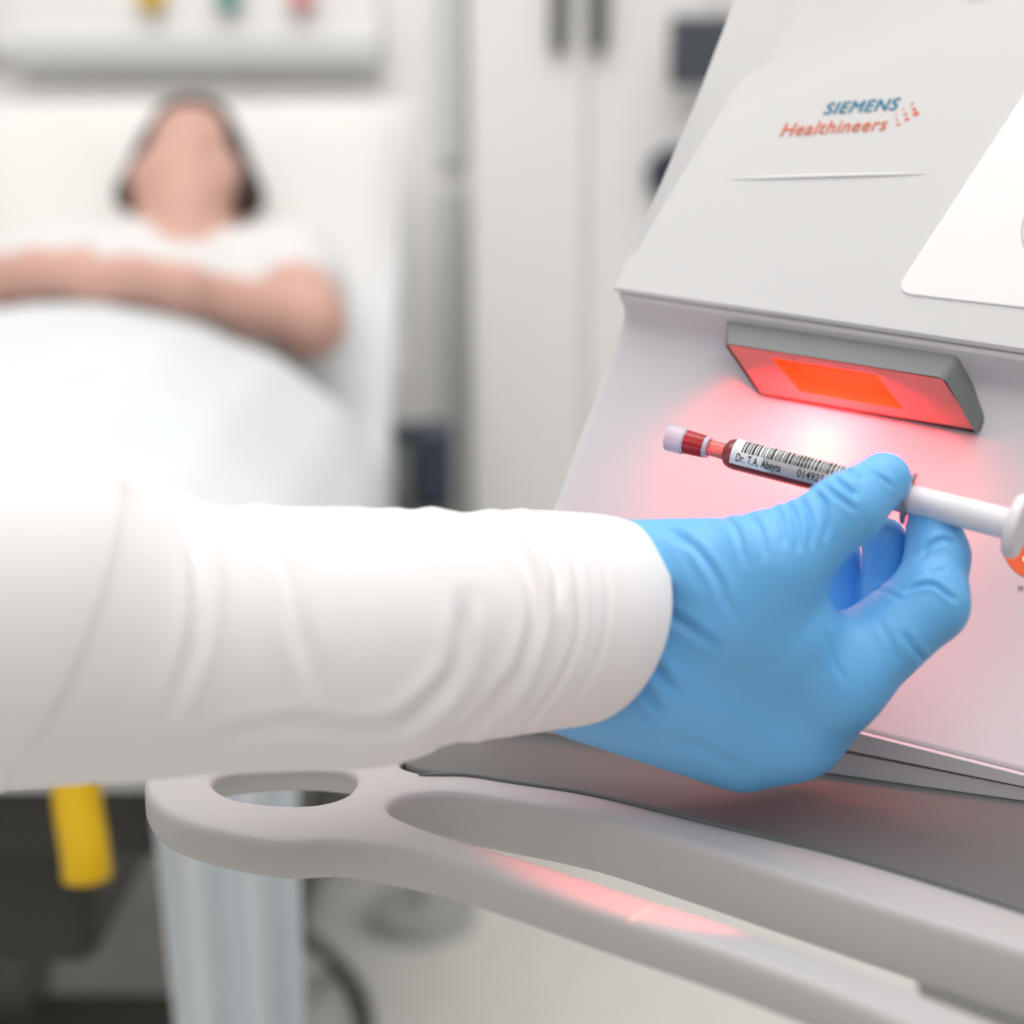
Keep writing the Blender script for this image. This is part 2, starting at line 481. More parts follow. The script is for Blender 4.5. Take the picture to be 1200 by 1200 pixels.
# window opening corners on the lower plate
def lerp(a, b, t): return a + (b - a) * t
PN = np.cross(c1 - c0, d0 - c0); PN /= np.linalg.norm(PN)
if PN[2] > 0: PN = -PN
PL = (c0, PN)
win_px = [(903, 419), (1027, 439), (1060, 480), (938, 459)]
win = [hit(x, y, PL) for x, y in win_px]
scan = link('barcode_scanner', sV, [(0, 1, 3, 2), (1, 6, 3), (3, 6, 7), (3, 7, 8), (3, 8, 5), (0, 2, 13), (2, 4, 13), (9, 11, 4, 13), (9, 13, 0), (0, 9, 10, 1), (4, 5, 12, 11), (1, 10, 6), (6, 10, 12), (6, 12, 7), (7, 12, 8), (8, 12, 5), (9, 10, 12, 11)], M['scan_grey'], ana, sharp=40)
bevel(scan, .002, 3, 25)
# plate with opening, set just inside the shell rim
cc = (c0 + c1 + d0 + d1) / 4
ins = lambda p: hit(*PJ(p)[0], PL, .0008)
q = [np.array(PJ(p)[0]) for p in (c0, c1, d1, d0)]
q[0] += (4, 1.5); q[1] += (-2, 1); q[2] += (-4, -3); q[3] += (2, -2.5)
outer = [hit(x, y, PL, .0008) for x, y in q]; inner = [hit(x, y, PL, .0008) for x, y in win_px]
deep = [hit(x, y, PL, -.011) for x, y in [(925, 421), (1022, 436), (1042, 458), (948, 444)]]
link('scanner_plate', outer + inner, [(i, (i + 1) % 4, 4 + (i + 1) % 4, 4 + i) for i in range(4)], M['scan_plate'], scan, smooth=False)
link('scanner_window', inner + deep, [(i, (i + 1) % 4, 4 + (i + 1) % 4, 4 + i) for i in range(4)] + [(4, 5, 6, 7)], M['scan_core'], scan, smooth=False)

# red scanning light that the window gives off
wc = (inner[0] + inner[1]) / 2 + OUT * .020 - np.array([0, 0, .006])
sl = area('scanner_red_light', wc, hit(959, 540, L), .040, .24, (1, .03, .035), sy=.014, spread=math.radians(135))
sp = bpy.data.lights.new('scanner_beam', 'SPOT'); sp.energy = .046; sp.color = (1, .55, .06); sp.spot_size = math.radians(48); sp.spot_blend = 1.0; sp.shadow_soft_size = .006
so = bpy.data.objects.new('scanner_beam', sp); COL.objects.link(so); so.location = Vector(wc)
so.rotation_euler = (Vector(hit(962, 535, L)) - Vector(wc)).to_track_quat('-Z', 'Y').to_euler()

# red spots added in mid-air before the glove, for the handle rail streak
def red_streak(name, o0, tg, ta, tb, ang, ys, en):
    z = o0 - tg; z /= np.linalg.norm(z); xx = tb - ta; xx -= z * (xx @ z); xx /= np.linalg.norm(xx); yy = np.cross(z, xx)
    l = bpy.data.lights.new(name, 'SPOT'); l.energy = en; l.color = (1, .10, .09); l.spot_size = math.radians(ang); l.spot_blend = .6; l.shadow_soft_size = .001
    o = bpy.data.objects.new(name, l); COL.objects.link(o)
    m = np.eye(4); m[:3, 0] = xx; m[:3, 1] = yy * ys; m[:3, 2] = z; m[:3, 3] = o0; o.matrix_world = Matrix(m.tolist())
red_streak('added_streak_spot', W(850, 775, .54), hz(740, 1046, ZT + .002), hz(640, 1010, ZT), hz(900, 1095, ZT), 66, .30, .7)
red_streak('added_line_spot', W(850, 780, .54), hz(749, 1074, ZT + .001), hz(732, 1084, ZT), hz(766, 1068, ZT), 14, .045, 2.0)

# round sticker on the right of the lower housing
def disc(cx, cy, rx, ry, n=48): return [(cx + rx * math.cos(a), cy + ry * math.sin(a)) for a in np.linspace(0, 2 * math.pi, n, endpoint=False)]
st = link('round_sticker', [hit(x, y, L, .0004) for x, y in disc(1213, 634, 39, 44)], [tuple(range(48))], M['orange'], ana, smooth=False)
link('sticker_mark', [hit(x, y, L, .0007) for x, y in disc(1206, 655, 8, 6, 24)], [tuple(range(24))], M['label'], st, smooth=False)
text_quad('sticker_lettering', 'W', [(1191.5, 692), (1199, 693.3), (1200.6, 686.5), (1193, 685.3)], lambda x, y: hit(x, y, L, .0007), M['ink'], ana)

# ------------------------------------------------------------------ cart with handle
cart = thing('equipment_cart', 'grey cart tray with a looped handle rail under the analyzer', 'cart', (.35, .75, 0))
ZH = ZT + .002
def H(x, y, z=None): return hz(x, y, ZH if z is None else z)
# tray
edge_px = [(492, 858), (478, 876), (474, 890), (490, 901), (545, 907), (600, 914), (700, 930), (850, 968), (1000, 1005), (1200, 1068), (1420, 1150)]
tp = [H(x, y, ZT) for x, y in edge_px]
tp2 = list(catmull(tp, 6)) + [np.array([.62, .62, ZT]), np.array([.62, 1.12, ZT]), np.array([0.0, 1.12, ZT]), H(500, 842, ZT)]
prism_poly('tray', tp2, np.array([0, 0, -.03]), M['tray'], cart, bev=.002)


def plate_holes(name, outer, holes, z, th, m, parent, b):
    """flat plate from an outline with openings; every rim is rounded by b (the round opening is undercut)"""
    bm = bmesh.new(); tops, bots = [], []
    for li, loop in enumerate([outer] + holes):
        P = np.array([p[:2] for p in loop]); e = np.roll(P, -1, 0) - np.roll(P, 1, 0); e /= np.linalg.norm(e, axis=1)[:, None]
        x, y = P.T; ccw = np.sum(x * np.roll(y, -1) - np.roll(x, -1) * y) > 0
        nrm = np.stack([-e[:, 1], e[:, 0]], 1) * (1 if ccw else -1)      # towards the inside of the loop
        if li: nrm = -nrm                                               # towards the material
        prof = [(b, 0), (.55 * b, .1 * b), (.2 * b, .4 * b), (0, b), (0, th - b), (.2 * b, th - .4 * b), (.6 * b, th - .08 * b), (b, th)]
        if li == 1: prof = [(b, 0), (.55 * b, .1 * b), (.2 * b, .4 * b), (0, b), (.004, .55 * th), (.008, .8 * th), (.012, th)]
        deep = np.ones(len(P))
        if li == 2: deep = np.interp(np.arange(len(P)) / 5, [0, 9.6, 11.4, 17, 19, 20, 20.9], [1, 1, 1.5, 1.5, 1.45, 1.25, 1])   # the rear bar is deeper
        rings = [[bm.verts.new((*(P[k] + nrm[k] * o_), z - d_ * (deep[k] if d_ > th / 2 else 1))) for k in range(len(P))] for o_, d_ in prof]
        for r0, r1 in zip(rings, rings[1:]):
            for k in range(len(P)): bm.faces.new((r0[k], r0[(k + 1) % len(P)], r1[(k + 1) % len(P)], r1[k]))
        tops.append(rings[0]); bots.append(rings[-1])
    for loops in (tops, bots):
        es = [bm.edges.get((l[k], l[(k + 1) % len(l)])) for l in loops for k in range(len(l))]
        bmesh.ops.triangle_fill(bm, edges=es, use_beauty=True, use_dissolve=False)
    return bmlink(name, bm, m, parent, smooth=True, sharp=60)


def closed(p, n=8):
    p = np.asarray(p, float); q = np.vstack([p[-2:], p, p[:3]]); c = catmull(q, n); return c[2 * n:(2 + len(p)) * n]


front = catmull([(176, 890), (169, 912), (176, 935), (205, 957), (262, 974), (330, 985), (395, 984), (460, 993), (560, 1018), (700, 1065), (860, 1118), (1000, 1172), (1150, 1240), (1300, 1310)], 6)
backr = catmull([(1500, 1160), (1200, 1066), (1000, 1004), (850, 967), (700, 930), (600, 914), (545, 905), (500, 905), (474, 898), (470, 888), (482, 872), (500, 856)], 6)
left_top = catmull([(460, 845), (440, 868), (425, 888), (380, 872), (300, 868), (230, 872), (195, 880)], 5)
outl = [H(x, y) for x, y in np.vstack([front, backr, left_top])]
hole = [H(x, y) for x, y in closed([(250, 918), (262, 904), (300, 897), (350, 895), (395, 899), (417, 910), (405, 930), (370, 941), (320, 941), (275, 934)], 6)]
slot = [H(x, y) for x, y in closed([(456, 944), (462, 953), (490, 966), (540, 982), (640, 1012), (760, 1052), (900, 1096), (1050, 1150), (1200, 1208), (1300, 1250), (1370, 1230), (1370, 1176), (1200, 1114),
                                    (1050, 1066), (900, 1018), (800, 986), (700, 956), (600, 936), (540, 927), (495, 927), (466, 934)], 5)]
plate_holes('handle', outl, [hole, slot], ZH, .018, M['handle'], cart, .004)
# dark seal line between the handle rail and the tray
sealC = catmull([H(x, y, ZH + .0005) for x, y in [(490, 908), (545, 908), (600, 916), (700, 932), (850, 969), (1000, 1006), (1200, 1068), (1400, 1142)]], 6)
tube('tray_seal', sealC, [.0003, .0007, .001] + [.0013] * (len(sealC) - 3), M['seal'], cart, 8)
# pillar and base of the cart
box('pillar', (.27, .80, .10), (.41, .94, ZT - .03), M['greyp'], cart, .01)
box('cart_base', (.10, .70, .05), (.58, 1.08, .10), M['greyp'], cart, .02)
for cx, cy in ((.14, .74), (.54, .74), (.14, 1.04), (.54, 1.04)):
    tube('caster', [(cx - .012, cy, .03), (cx + .012, cy, .03)], .03, M['rubber'], cart, 20)

# ------------------------------------------------------------------ syringe
def SX(px):
    d = .662 - (px - 790) / 410 * .065
    return W(px, 532.5 + .255 * (px - 861.5), d)
def srad(px, rpx): return rpx * (.662 - (px - 790) / 410 * .065) / FPX
ax0, ax1 = SX(862), SX(1068); axd = ax1 - ax0; axl = np.linalg.norm(axd); axd /= axl
syr = thing('blood_syringe', 'small barcoded blood sample syringe held between gloved fingers', 'syringe', SX(960))
def lathe(name, prof, m, parent, seg=40, cap=True): return tube(name, [SX(x) for x, r in prof], [srad(x, r) for x, r in prof], m, parent, seg, cap)
barrel = lathe('barrel', [(849, 9), (850, 11), (853, 15.5), (858, 17.5), (864, 18.3), (1062, 18.6), (1066, 18.6)], M['clear'], syr)
lathe('blood_fill', [(850, 7), (854, 13.5), (860, 16.2), (1010, 16.6), (1012, 2)], M['blood'], syr)
lathe('nozzle', [(824, 8.5), (827, 9.2), (849, 9.8), (852, 9)], M['red_hub'], syr)
cap_ = lathe('cap', [(781, 9), (782, 14), (784, 15.8), (802, 15.8), (804, 14), (829, 13), (831, 12.5)], M['frost'], syr)
lathe('blood_plug', [(803, 9), (804, 14.3), (826, 13.4), (828, 8)], M['blood'], syr)
# finger flange: thin clear ring plate
lathe('flange', [(1064, 20), (1064.6, 31), (1068.4, 31), (1069, 20)], M['clear'], syr)
lathe('plunger', [(1012, 14.5), (1014, 15.5), (1058, 15.5), (1060, 17), (1160, 18.5), (1184, 18.5)], M['plunger'], syr)
lathe('thumb_rest', [(1183, 20), (1185, 36), (1188, 38.5), (1196, 38.5), (1199, 36), (1200, 20)], M['plunger'], syr)
# curved paper label wrapped round the barrel
T_ = axd; toC = CAM - SX(950); toC -= T_ * (toC @ T_); toC /= np.linalg.norm(toC); upv = np.cross(toC, T_)
if upv[2] < 0: upv = -upv
def on_barrel(px, ang, off):
    c = SX(px); r = srad(px, 18.6) + off
    return c + r * (math.cos(ang) * toC + math.sin(ang) * upv)
def wrap(name, rects, off, m, parent, th=.00005):
    V, Fc = [], []
    for x0, x1, a0, a1 in rects:
        na = max(2, int(abs(a1 - a0) / .12) + 1); b = len(V)
        for x in (x0, x1):
            for a in np.linspace(a0, a1, na): V.append(on_barrel(x, a, off))
        Fc += [(b + i, b + i + 1, b + na + i + 1, b + na + i) for i in range(na - 1)]
    return link(name, V, Fc, m, parent)
lab = wrap('paper_label', [(862 + i * 10, 872 + i * 10, -.62, 2.3) for i in range(17)], .00012, M['label'], syr)
rects = []; x = 873.0; rr = random.Random(7)
while x < 1012:
    wd = rr.choice([1.1, 1.1, 1.6, 2.2, 2.8]); rects.append((x, x + wd, .22, 1.3)); x += wd + rr.choice([1.2, 1.4, 1.9, 2.4])
wrap('barcode', rects, .0002, M['ink'], lab)
def barrel_text(name, s, x0, x1, a_base, a_cap, parent):
    V, Fc = text_mesh(s, .012, 1.06, 3); h = text_mesh('H')[0][:, 1].max(); xa, xb = V[:, 0].min(), V[:, 0].max()
    return link(name, [on_barrel(x0 + (p[0] - xa) / (xb - xa) * (x1 - x0), a_base + p[1] / h * (a_cap - a_base), .0003) for p in V], Fc, M['ink'], parent, smooth=False)
barrel_text('label_lettering', 'Dr. T.A. Abeyta', 869, 921, -.38, .10, lab)
barrel_text('label_number', '0149231', 940, 974, -.38, .10, lab)

# ------------------------------------------------------------------ clinician: arm, glove, coat sleeve
per = None
def rad(r, d): return r * d / FPX
G = [  # px,py,depth,r px -> px,py,depth,r px
    ((728, 679, .624, 70), (905, 662, .592, 58), .010),     # thumb metacarpal
    ((905, 662, .592, 58), (992, 597, .592, 41), .010),     # thumb proximal
    ((992, 597, .592, 40), (1035, 562, .600, 33), .006),    # thumb distal
    ((715, 725, .625, 84), (975, 798, .608, 58), .012),     # index metacarpal
    ((705, 765, .622, 82), (930, 850, .622, 60), .012),     # middle metacarpal
    ((690, 795, .628, 66), (872, 868, .632, 60), .012),     # ring metacarpal
    ((690, 800, .635, 60), (840, 855, .645, 52), .012),     # little metacarpal
    ((640, 726, .627, 98), (720, 730, .627, 95), .012),   # wrist
    ((880, 720, .600, 70), (925, 745, .600, 60), .012),     # web
    ((975, 798, .608, 57), (1086, 708, .610, 47), .010),    # index proximal
    ((1088, 706, .610, 45), (1099, 652, .618, 36), .005),   # index middle
    ((1099, 652, .618, 35), (1092, 606, .622, 31), .004),   # index distal
    ((930, 850, .622, 56), (1040, 760, .640, 40), .010),    # middle proximal
]
G2 = [((1040, 760, .640, 38), (1042, 690, .640, 31), .003), ((1042, 690, .640, 31), (1036, 632, .634, 26), .003),
      ((872, 868, .632, 50), (985, 775, .655, 36), .006), ((985, 775, .655, 35), (984, 700, .655, 29), .003), ((984, 700, .655, 29), (984, 650, .650, 25), .003),
      ((840, 855, .645, 44), (935, 780, .668, 32), .006), ((935, 780, .668, 31), (945, 715, .665, 26), .003)]
def cone(P, a, b): return rc(P, W(*a[:3]), W(*b[:3]), rad(a[3], a[2]), rad(b[3], b[2]))
def hand(P):
    D = None
    for a, b, kk in G:
        d = cone(P, a, b); D = d if D is None else smin(D, d, np.float32(kk))
    E = None
    for a, b, kk in G2:
        d = cone(P, a, b); E = d if E is None else smin(E, d, np.float32(kk))
    return smin(D, E, np.float32(.0025))
allp = np.array([W(*q[:3]) for a, b, kk in G + G2 for q in (a, b)])
V, Fq = surface_nets(hand, allp.min(0) - .042, allp.max(0) + .03, .0009)
c = PJ(V)[0]
N = vnormals(V, Fq)
folds = [
    ([(840, 604), (858, 614), (868, 635), (874, 662)], 4, .0009), ([(868, 600), (886, 612), (894, 632), (898, 655)], 4, .0009),
    ([(900, 592), (912, 600), (918, 618), (920, 640)], 3.5, .0010), ([(918, 588), (929, 600), (935, 624), (936, 645)], 3.5, .0013),
    ([(934, 582), (945, 595), (951, 618), (950, 640)], 3.2, .0014), ([(952, 574), (966, 588), (970, 612), (968, 630)], 3.2, .0014),
    ([(962, 566), (975, 578), (992, 590), (1004, 600)], 3, .0010), ([(976, 560), (992, 572), (1003, 581)], 3.2, .0015),
    ([(990, 548), (1000, 556), (1010, 562)], 3.2, .0015), ([(1008, 546), (1033, 560), (1046, 571)], 2.6, .0010),
    ([(785, 622), (813, 641), (841, 678), (857, 722)], 5, .0013), ([(745, 739), (764, 776), (794, 813)], 6, .0018),
    ([(752, 700), (813, 739), (845, 762)], 6, .0011), ([(735, 750), (742, 790), (780, 841)], 6, .0016), ([(728, 790), (745, 825), (770, 850)], 6, .0012),
    ([(1062, 694), (1077, 686), (1096, 686), (1120, 704)], 3, .0015), ([(1079, 653), (1090, 639), (1108, 632), (1123, 641)], 3.5, .0012),
    ([(1088, 671), (1110, 668)], 3, .0006), ([(967, 735), (976, 770), (990, 800)], 4, .0008), ([(1058, 742), (1070, 758), (1083, 775)], 4, .0009),
    ([(1030, 728), (1045, 755), (1050, 780)], 4, .0006), ([(770, 610), (800, 640), (820, 690)], 6, .0006), ([(1024, 705), (1032, 692), (1056, 702)], 3, .0007),
    ([(780, 865), (830, 880), (870, 905)], 7, .0007)]
V = wrinkle(V, N, folds)
# body of the clinician inside the clothes: forearm, elbow, upper arm
SH, EL = np.array([-.62, .02, 1.36]), W(-640, 700, .50)
armC = catmull([W(700, 730, .618), W(500, 740, .59), W(200, 745, .555), W(0, 712, .535), W(-300, 690, .52), EL, (EL + SH) / 2, SH], 10)
per = tube('person', armC, np.interp(np.linspace(0, 1, len(armC)), [0, .3, .65, .8, 1], [.027, .032, .040, .042, .05]), M['skin'], None, 24)
tag(per, 'person reaching in with a white coat sleeve and a blue glove, holding the syringe', 'person')
gl = link('glove', V, Fq, M['glove'], per, sharp=180); gl['label'] = 'creased blue nitrile glove'
# sleeve
S = [(0, 712, .535, 213), (60, 720, .540, 203), (120, 733, .546, 188), (180, 744, .552, 170), (250, 748, .560, 158), (340, 748, .570, 154), (430, 746, .580, 152), (490, 736, .587, 142), (540, 734, .593, 134), (590, 730, .600, 132), (640, 727, .606, 128), (685, 726, .612, 124), (700, 727, .6155, 121.5), (706, 728, .6165, 119)]
ctr = [W(a, b, d_) for a, b, d_, r in S]; rr_ = [rad(r, d_) for a, b, d_, r in S]
pre = [SH, (EL + SH) / 2 + np.array([-.02, 0, 0]), EL, W(-300, 700, .52)]; prr = [.085, .08, .070, .066]
ctr = pre + ctr; rr_ = prr + rr_
CR = catmull(np.hstack([np.array(ctr), np.array(rr_)[:, None]]), 16)
C_, R_ = CR[:, :3], CR[:, 3]
T, Nn, Bb = frames(C_); seg = 180
a = np.linspace(0, 2 * math.pi, seg, endpoint=False)
vecs = np.cos(a)[None, :, None] * Nn[:, None] + np.sin(a)[None, :, None] * Bb[:, None]
pxs = PJ(C_)[0][:, 0]
V3 = C_[:, None] + R_[:, None, None] * vecs
shear = np.clip((pxs - 520) / 180, 0, 1) ** 1.3 * .13
shear[:len(pre) * 16] = 0
V3 = V3 + T[:, None] * ((vecs @ UP + .1 * (vecs @ FW)) * (R_ * shear)[:, None])[..., None]
nC = len(C_)
Vv = V3.reshape(-1, 3)
Fq = np.array([(i * seg + j, i * seg + (j + 1) % seg, (i + 1) * seg + (j + 1) % seg, (i + 1) * seg + j) for i in range(nC - 1) for j in range(seg)])
Nv = np.repeat(np.eye(1), 1)
Nv = vecs.reshape(-1, 3)
sf = [
    ([(60, 520), (130, 535), (190, 572), (225, 630), (235, 690), (228, 760), (200, 840)], 9, .0032),
    ([(225, 583), (280, 602), (325, 655), (345, 720), (365, 800)], 10, .0026),
    ([(470, 590), (505, 612), (522, 650)], 7, .0020), ([(545, 604), (590, 625), (620, 670), (628, 725), (610, 785), (585, 840)], 7, .0030),
    ([(585, 600), (630, 625), (652, 665), (655, 710)], 6, .0022), ([(620, 598), (655, 622), (676, 670), (678, 740), (655, 800), (610, 862)], 4, .0014),
    ([(545, 700), (540, 770), (510, 820), (450, 868)], 10, .0026), ([(600, 790), (575, 830), (535, 868)], 7, .0024),
    ([(400, 860), (470, 845), (520, 800)], 9, .0016), ([(250, 868), (340, 850), (420, 858)], 10, .0012), ([(690, 620), (712, 680), (705, 760), (670, 830)], 4, .0006)]
Vv = wrinkle(Vv, Nv, sf)
# cuff turned inside
last = Vv[-seg:]; cen = last.mean(0)
inn = []
for kx, bk in ((.965, -.0015), (.93, .001), (.90, .01), (.88, .045)): inn.append(cen + (last - cen) * kx - T[-1] * bk)
Vv = np.vstack([Vv] + inn)
for q_ in range(4):
    s0 = (nC - 1 + q_) * seg
    Fq = np.vstack([Fq, [(s0 + j, s0 + (j + 1) % seg, s0 + seg + (j + 1) % seg, s0 + seg + j) for j in range(seg)]])
sl_ = link('coat_sleeve', Vv, Fq, M['sleeve'], per, sharp=80); sl_['label'] = 'white cotton coat sleeve with a hemmed cuff'

# ------------------------------------------------------------------ bed, bedding and patient
bed = thing('hospital_bed', 'hospital bed with a dark undercarriage behind the coat sleeve', 'bed', (-.62, 1.8, 0))
X0, X1 = -1.08, -.17
box('mattress', (X0, 1.22, .63), (X1, 2.02, .73), M['mattress'], bed, .02)
# raised backrest mattress
bk = [np.array([X0, 1.98, .63]), np.array([X0, 2.0, .74]), np.array([X0, 2.5, 1.10]), np.array([X0, 2.56, 1.01]), np.array([X0, 2.08, .62])]
prism_poly('backrest', bk, np.array([X1 - X0, 0, 0]), M['mattress'], bed, .02)
bm = bmesh.new()
add_box(bm, (X0 + .03, 1.25, .54), (X0 + .09, 2.6, .63)); add_box(bm, (X1 - .09, 1.25, .54), (X1 - .03, 2.6, .63))
for y in (1.28, 1.9, 2.5): add_box(bm, (X0 + .03, y, .55), (X1 - .03, y + .06, .62))
add_box(bm, (X0 + .09, 1.3, .60), (X1 - .09, 2.55, .63))
bmlink('bed_frame', bm, M['dark'], bed)
box('motor_housing', (-.95, 1.35, .40), (-.40, 1.7, .58), M['dark'], bed, .02)
bm = bmesh.new(); add_box(bm, (X0 + .1, 1.35, .16), (X0 + .16, 2.5, .22)); add_box(bm, (X1 - .16, 1.35, .16), (X1 - .10, 2.5, .22)); add_box(bm, (X0 + .1, 1.5, .15), (X1 - .1, 1.6, .23))
add_box(bm, (X0 + .1, 2.3, .15), (X1 - .1, 2.4, .23)); bmlink('base_frame', bm, M['mid'], bed)
for y in (1.55, 2.3):
    bm = bmesh.new(); add_box(bm, (-.72, y, .22), (-.54, y + .10, .56)); bmlink('lift_column', bm, M['mid'], bed)
for cx in (X0 + .13, X1 - .13):
    for cy in (1.4, 2.45):
        tube('caster', [(cx - .02, cy, .075), (cx + .02, cy, .075)], .075, M['rubber'], bed, 24)
        box('caster_fork', (cx - .03, cy - .03, .075), (cx + .03, cy + .03, .17), M['mid'], bed)
# yellow release handle hanging at the foot
yh = catmull([W(88, 905, 1.22), W(92, 950, 1.215), W(100, 1000, 1.21), W(103, 1035, 1.21)], 6)
tube('release_handle', yh, [.014] + [.019] * (len(yh) - 3) + [.019, .010], M['yellow'], bed, 20)
o = bed.children[-1]
o['label'] = 'yellow release handle under the foot end'
box('foot_bracket', tuple(W(88, 905, 1.22) - np.array([.02, .01, 0])), tuple(W(88, 905, 1.22) + np.array([.02, .05, .05])), M['dark'], bed)
# side rail at the head
railC = catmull([(-.15, 2.1, .60), (-.15, 2.1, .80), (-.15, 2.14, .86), (-.15, 2.3, .88), (-.15, 2.44, .86), (-.15, 2.48, .80), (-.15, 2.48, .60)], 6)

# pillow
def cushion(name, cx, cy, cz, wx_, wy_, th, tilt, m):
    n_ = 40; V, Fc = [], []
    for s in (1, -1):
        for i in range(n_ + 1):
            for j in range(n_ + 1):
                u, v = i / n_ * 2 - 1, j / n_ * 2 - 1
                e = max(0, (1 - abs(u) ** 3.5) * (1 - abs(v) ** 3.5)) ** .55
                pinch = 1 - .05 * (1 - abs(v) ** 2) * (abs(u) ** 4)
                x, y, z = u * wx_ * pinch, v * wy_ * (1 - .05 * (1 - u * u) * v ** 4), s * th * e + .006 * math.sin(7 * u + 3 * v) * e
                V.append((cx + x, cy + y * math.cos(tilt) - z * math.sin(tilt), cz + y * math.sin(tilt) + z * math.cos(tilt)))
    q = (n_ + 1) ** 2
    for s in (0, 1):
        for i in range(n_):
            for j in range(n_):
                f = [s * q + i * (n_ + 1) + j, s * q + (i + 1) * (n_ + 1) + j, s * q + (i + 1) * (n_ + 1) + j + 1, s * q + i * (n_ + 1) + j + 1]
                Fc.append(f if s == 0 else f[::-1])
    o = link(name, V, Fc, m, None, sharp=180)
    bm = bmesh.new(); bm.from_mesh(o.data); bmesh.ops.remove_doubles(bm, verts=bm.verts, dist=.0005); bm.to_mesh(o.data); bm.free()
    return o
pil = cushion('pillow', -.53, 2.43, 1.062, .37, .23, .065, math.radians(60), M['pillow'])
tag(pil, 'white pillow propped behind the lying patient', 'pillow')

# patient
hd = lambda x, y, d: W(x, y, d)
def body(P):
    k1 = np.float32(.03)
    D = rc(P, hd(226, 170, 2.30), hd(222, 210, 2.26), .062, .068)                 # skull
    D = smin(D, rc(P, hd(221, 218, 2.22), hd(219, 247, 2.17), .062, .044), np.float32(.03))  # jaw
    D = smin(D, rc(P, hd(222, 172, 2.225), hd(221, 194, 2.175), .010, .016), np.float32(.012))  # nose
    D = smin(D, rc(P, hd(232, 204, 2.185), hd(210, 204, 2.185), .008, .008), np.float32(.01))   # lips
    D = smin(D, rc(P, hd(184, 222, 2.235), hd(254, 222, 2.235), .040, .040), np.float32(.04))
    for ex in (207, 240):
        D = np.maximum(D, -(np.linalg.norm(P - hd(ex, 174, 2.205).astype(np.float32), axis=1) - .012))
    for ex in (166, 282): D = smin(D, rc(P, hd(ex, 187, 2.29), hd(ex, 207, 2.28), .012, .01), np.float32(.01))
    D = smin(D, rc(P, hd(219, 244, 2.24), hd(214, 287, 2.20), .058, .062), np.float32(.03))     # neck
    D = smin(D, rc(P, hd(110, 332, 2.2), hd(325, 332, 2.2), .068, .068), np.float32(.05))
    D = smin(D, rc(P, hd(205, 378, 2.17), hd(165, 462, 1.99), .12, .13), np.float32(.06))
    D = smin(D, rc(P, hd(130, 378, 2.17), hd(110, 462, 1.99), .11, .12), np.float32(.06))
    for s_, e_, w_, h_ in (((335, 325, 2.2), (362, 376, 2.02), (215, 336, 1.90), (150, 324, 1.87)), ((95, 325, 2.2), (-50, 350, 2.0), (40, 318, 1.90), (100, 322, 1.87))):
        D = smin(D, rc(P, hd(*s_), hd(*e_), .062, .050), np.float32(.03))
        D = smin(D, rc(P, hd(*e_), hd(*w_), .043, .024), np.float32(.015))
        D = smin(D, rc(P, hd(*w_), hd(*h_), .028, .030), np.float32(.02))
        sg = np.sign(h_[0] - w_[0])
        for i, (dy, ln) in enumerate(((-11, 60), (-3, 68), (5, 64), (13, 52))):
            D = smin(D, rc(P, hd(h_[0], h_[1] + dy * .8, h_[2]), hd(h_[0] + sg * ln * .75, h_[1] + dy + 8, h_[2] - .01), .011, .009), np.float32(.006))
        D = smin(D, rc(P, hd(w_[0] + sg * 20, w_[1] - 8, w_[2]), hd(w_[0] + sg * 60, w_[1] - 24, w_[2] - .01), .012, .009), np.float32(.01))
    D = smin(D, rc(P, np.array([-.60, 1.97, .85]), np.array([-.62, 1.45, .86]), .10, .07), np.float32(.05))
    D = smin(D, rc(P, np.array([-.80, 1.97, .85]), np.array([-.80, 1.45, .86]), .10, .07), np.float32(.05))
    return D
V, Fq = surface_nets(body, (-1.02, 1.3, .68), (-.14, 2.55, 1.36), .0065)
pat = link('person', V, Fq, M['skin'], None, sharp=180)
tag(pat, 'person with long dark hair lying back in bed with hands folded', 'person')
def gown(P):
    D = rc(P, hd(100, 335, 2.2), hd(335, 335, 2.2), .077, .077)
    D = smin(D, rc(P, hd(205, 378, 2.17), hd(165, 462, 1.99), .132, .142), np.float32(.06))
    D = smin(D, rc(P, hd(130, 378, 2.17), hd(110, 462, 1.99), .122, .132), np.float32(.06))
    D = smin(D, rc(P, hd(335, 322, 2.2), hd(350, 340, 2.14), .076, .070), np.float32(.03))
    D = smin(D, rc(P, hd(95, 322, 2.2), hd(15, 345, 2.1), .076, .072), np.float32(.03))
    D = np.maximum(D, -rc(P, hd(219, 190, 2.20), hd(217, 232, 2.10), .075, .062))
    return D
V, Fq = surface_nets(gown, (-1.05, 1.75, .70), (-.12, 2.40, 1.28), .008)
gw = link('gown', V, Fq, M['gown'], pat, sharp=180); gw['label'] = 'pale hospital gown with short sleeves'
def hair(P):
    D = rc(P, hd(227, 165, 2.325), hd(224, 202, 2.31), .070, .078)
    D = smin(D, rc(P, hd(180, 172, 2.29), hd(156, 228, 2.23), .020, .028), np.float32(.03))
    D = smin(D, rc(P, hd(268, 172, 2.29), hd(285, 230, 2.23), .022, .032), np.float32(.03))
    return D
V, Fq = surface_nets(hair, (-.75, 2.05, 1.0), (-.28, 2.55, 1.38), .006)
hr = link('hair', V, Fq, M['hair'], pat, sharp=180); hr['label'] = 'long dark brown hair'
V, Fc = tube_data(catmull([hd(208, 205, 2.170), hd(215, 203, 2.164), hd(221, 204, 2.162), hd(227, 203, 2.164), hd(234, 205, 2.170)], 4), .0055, 10)
link('lips', V, Fc, M['lips'], pat)

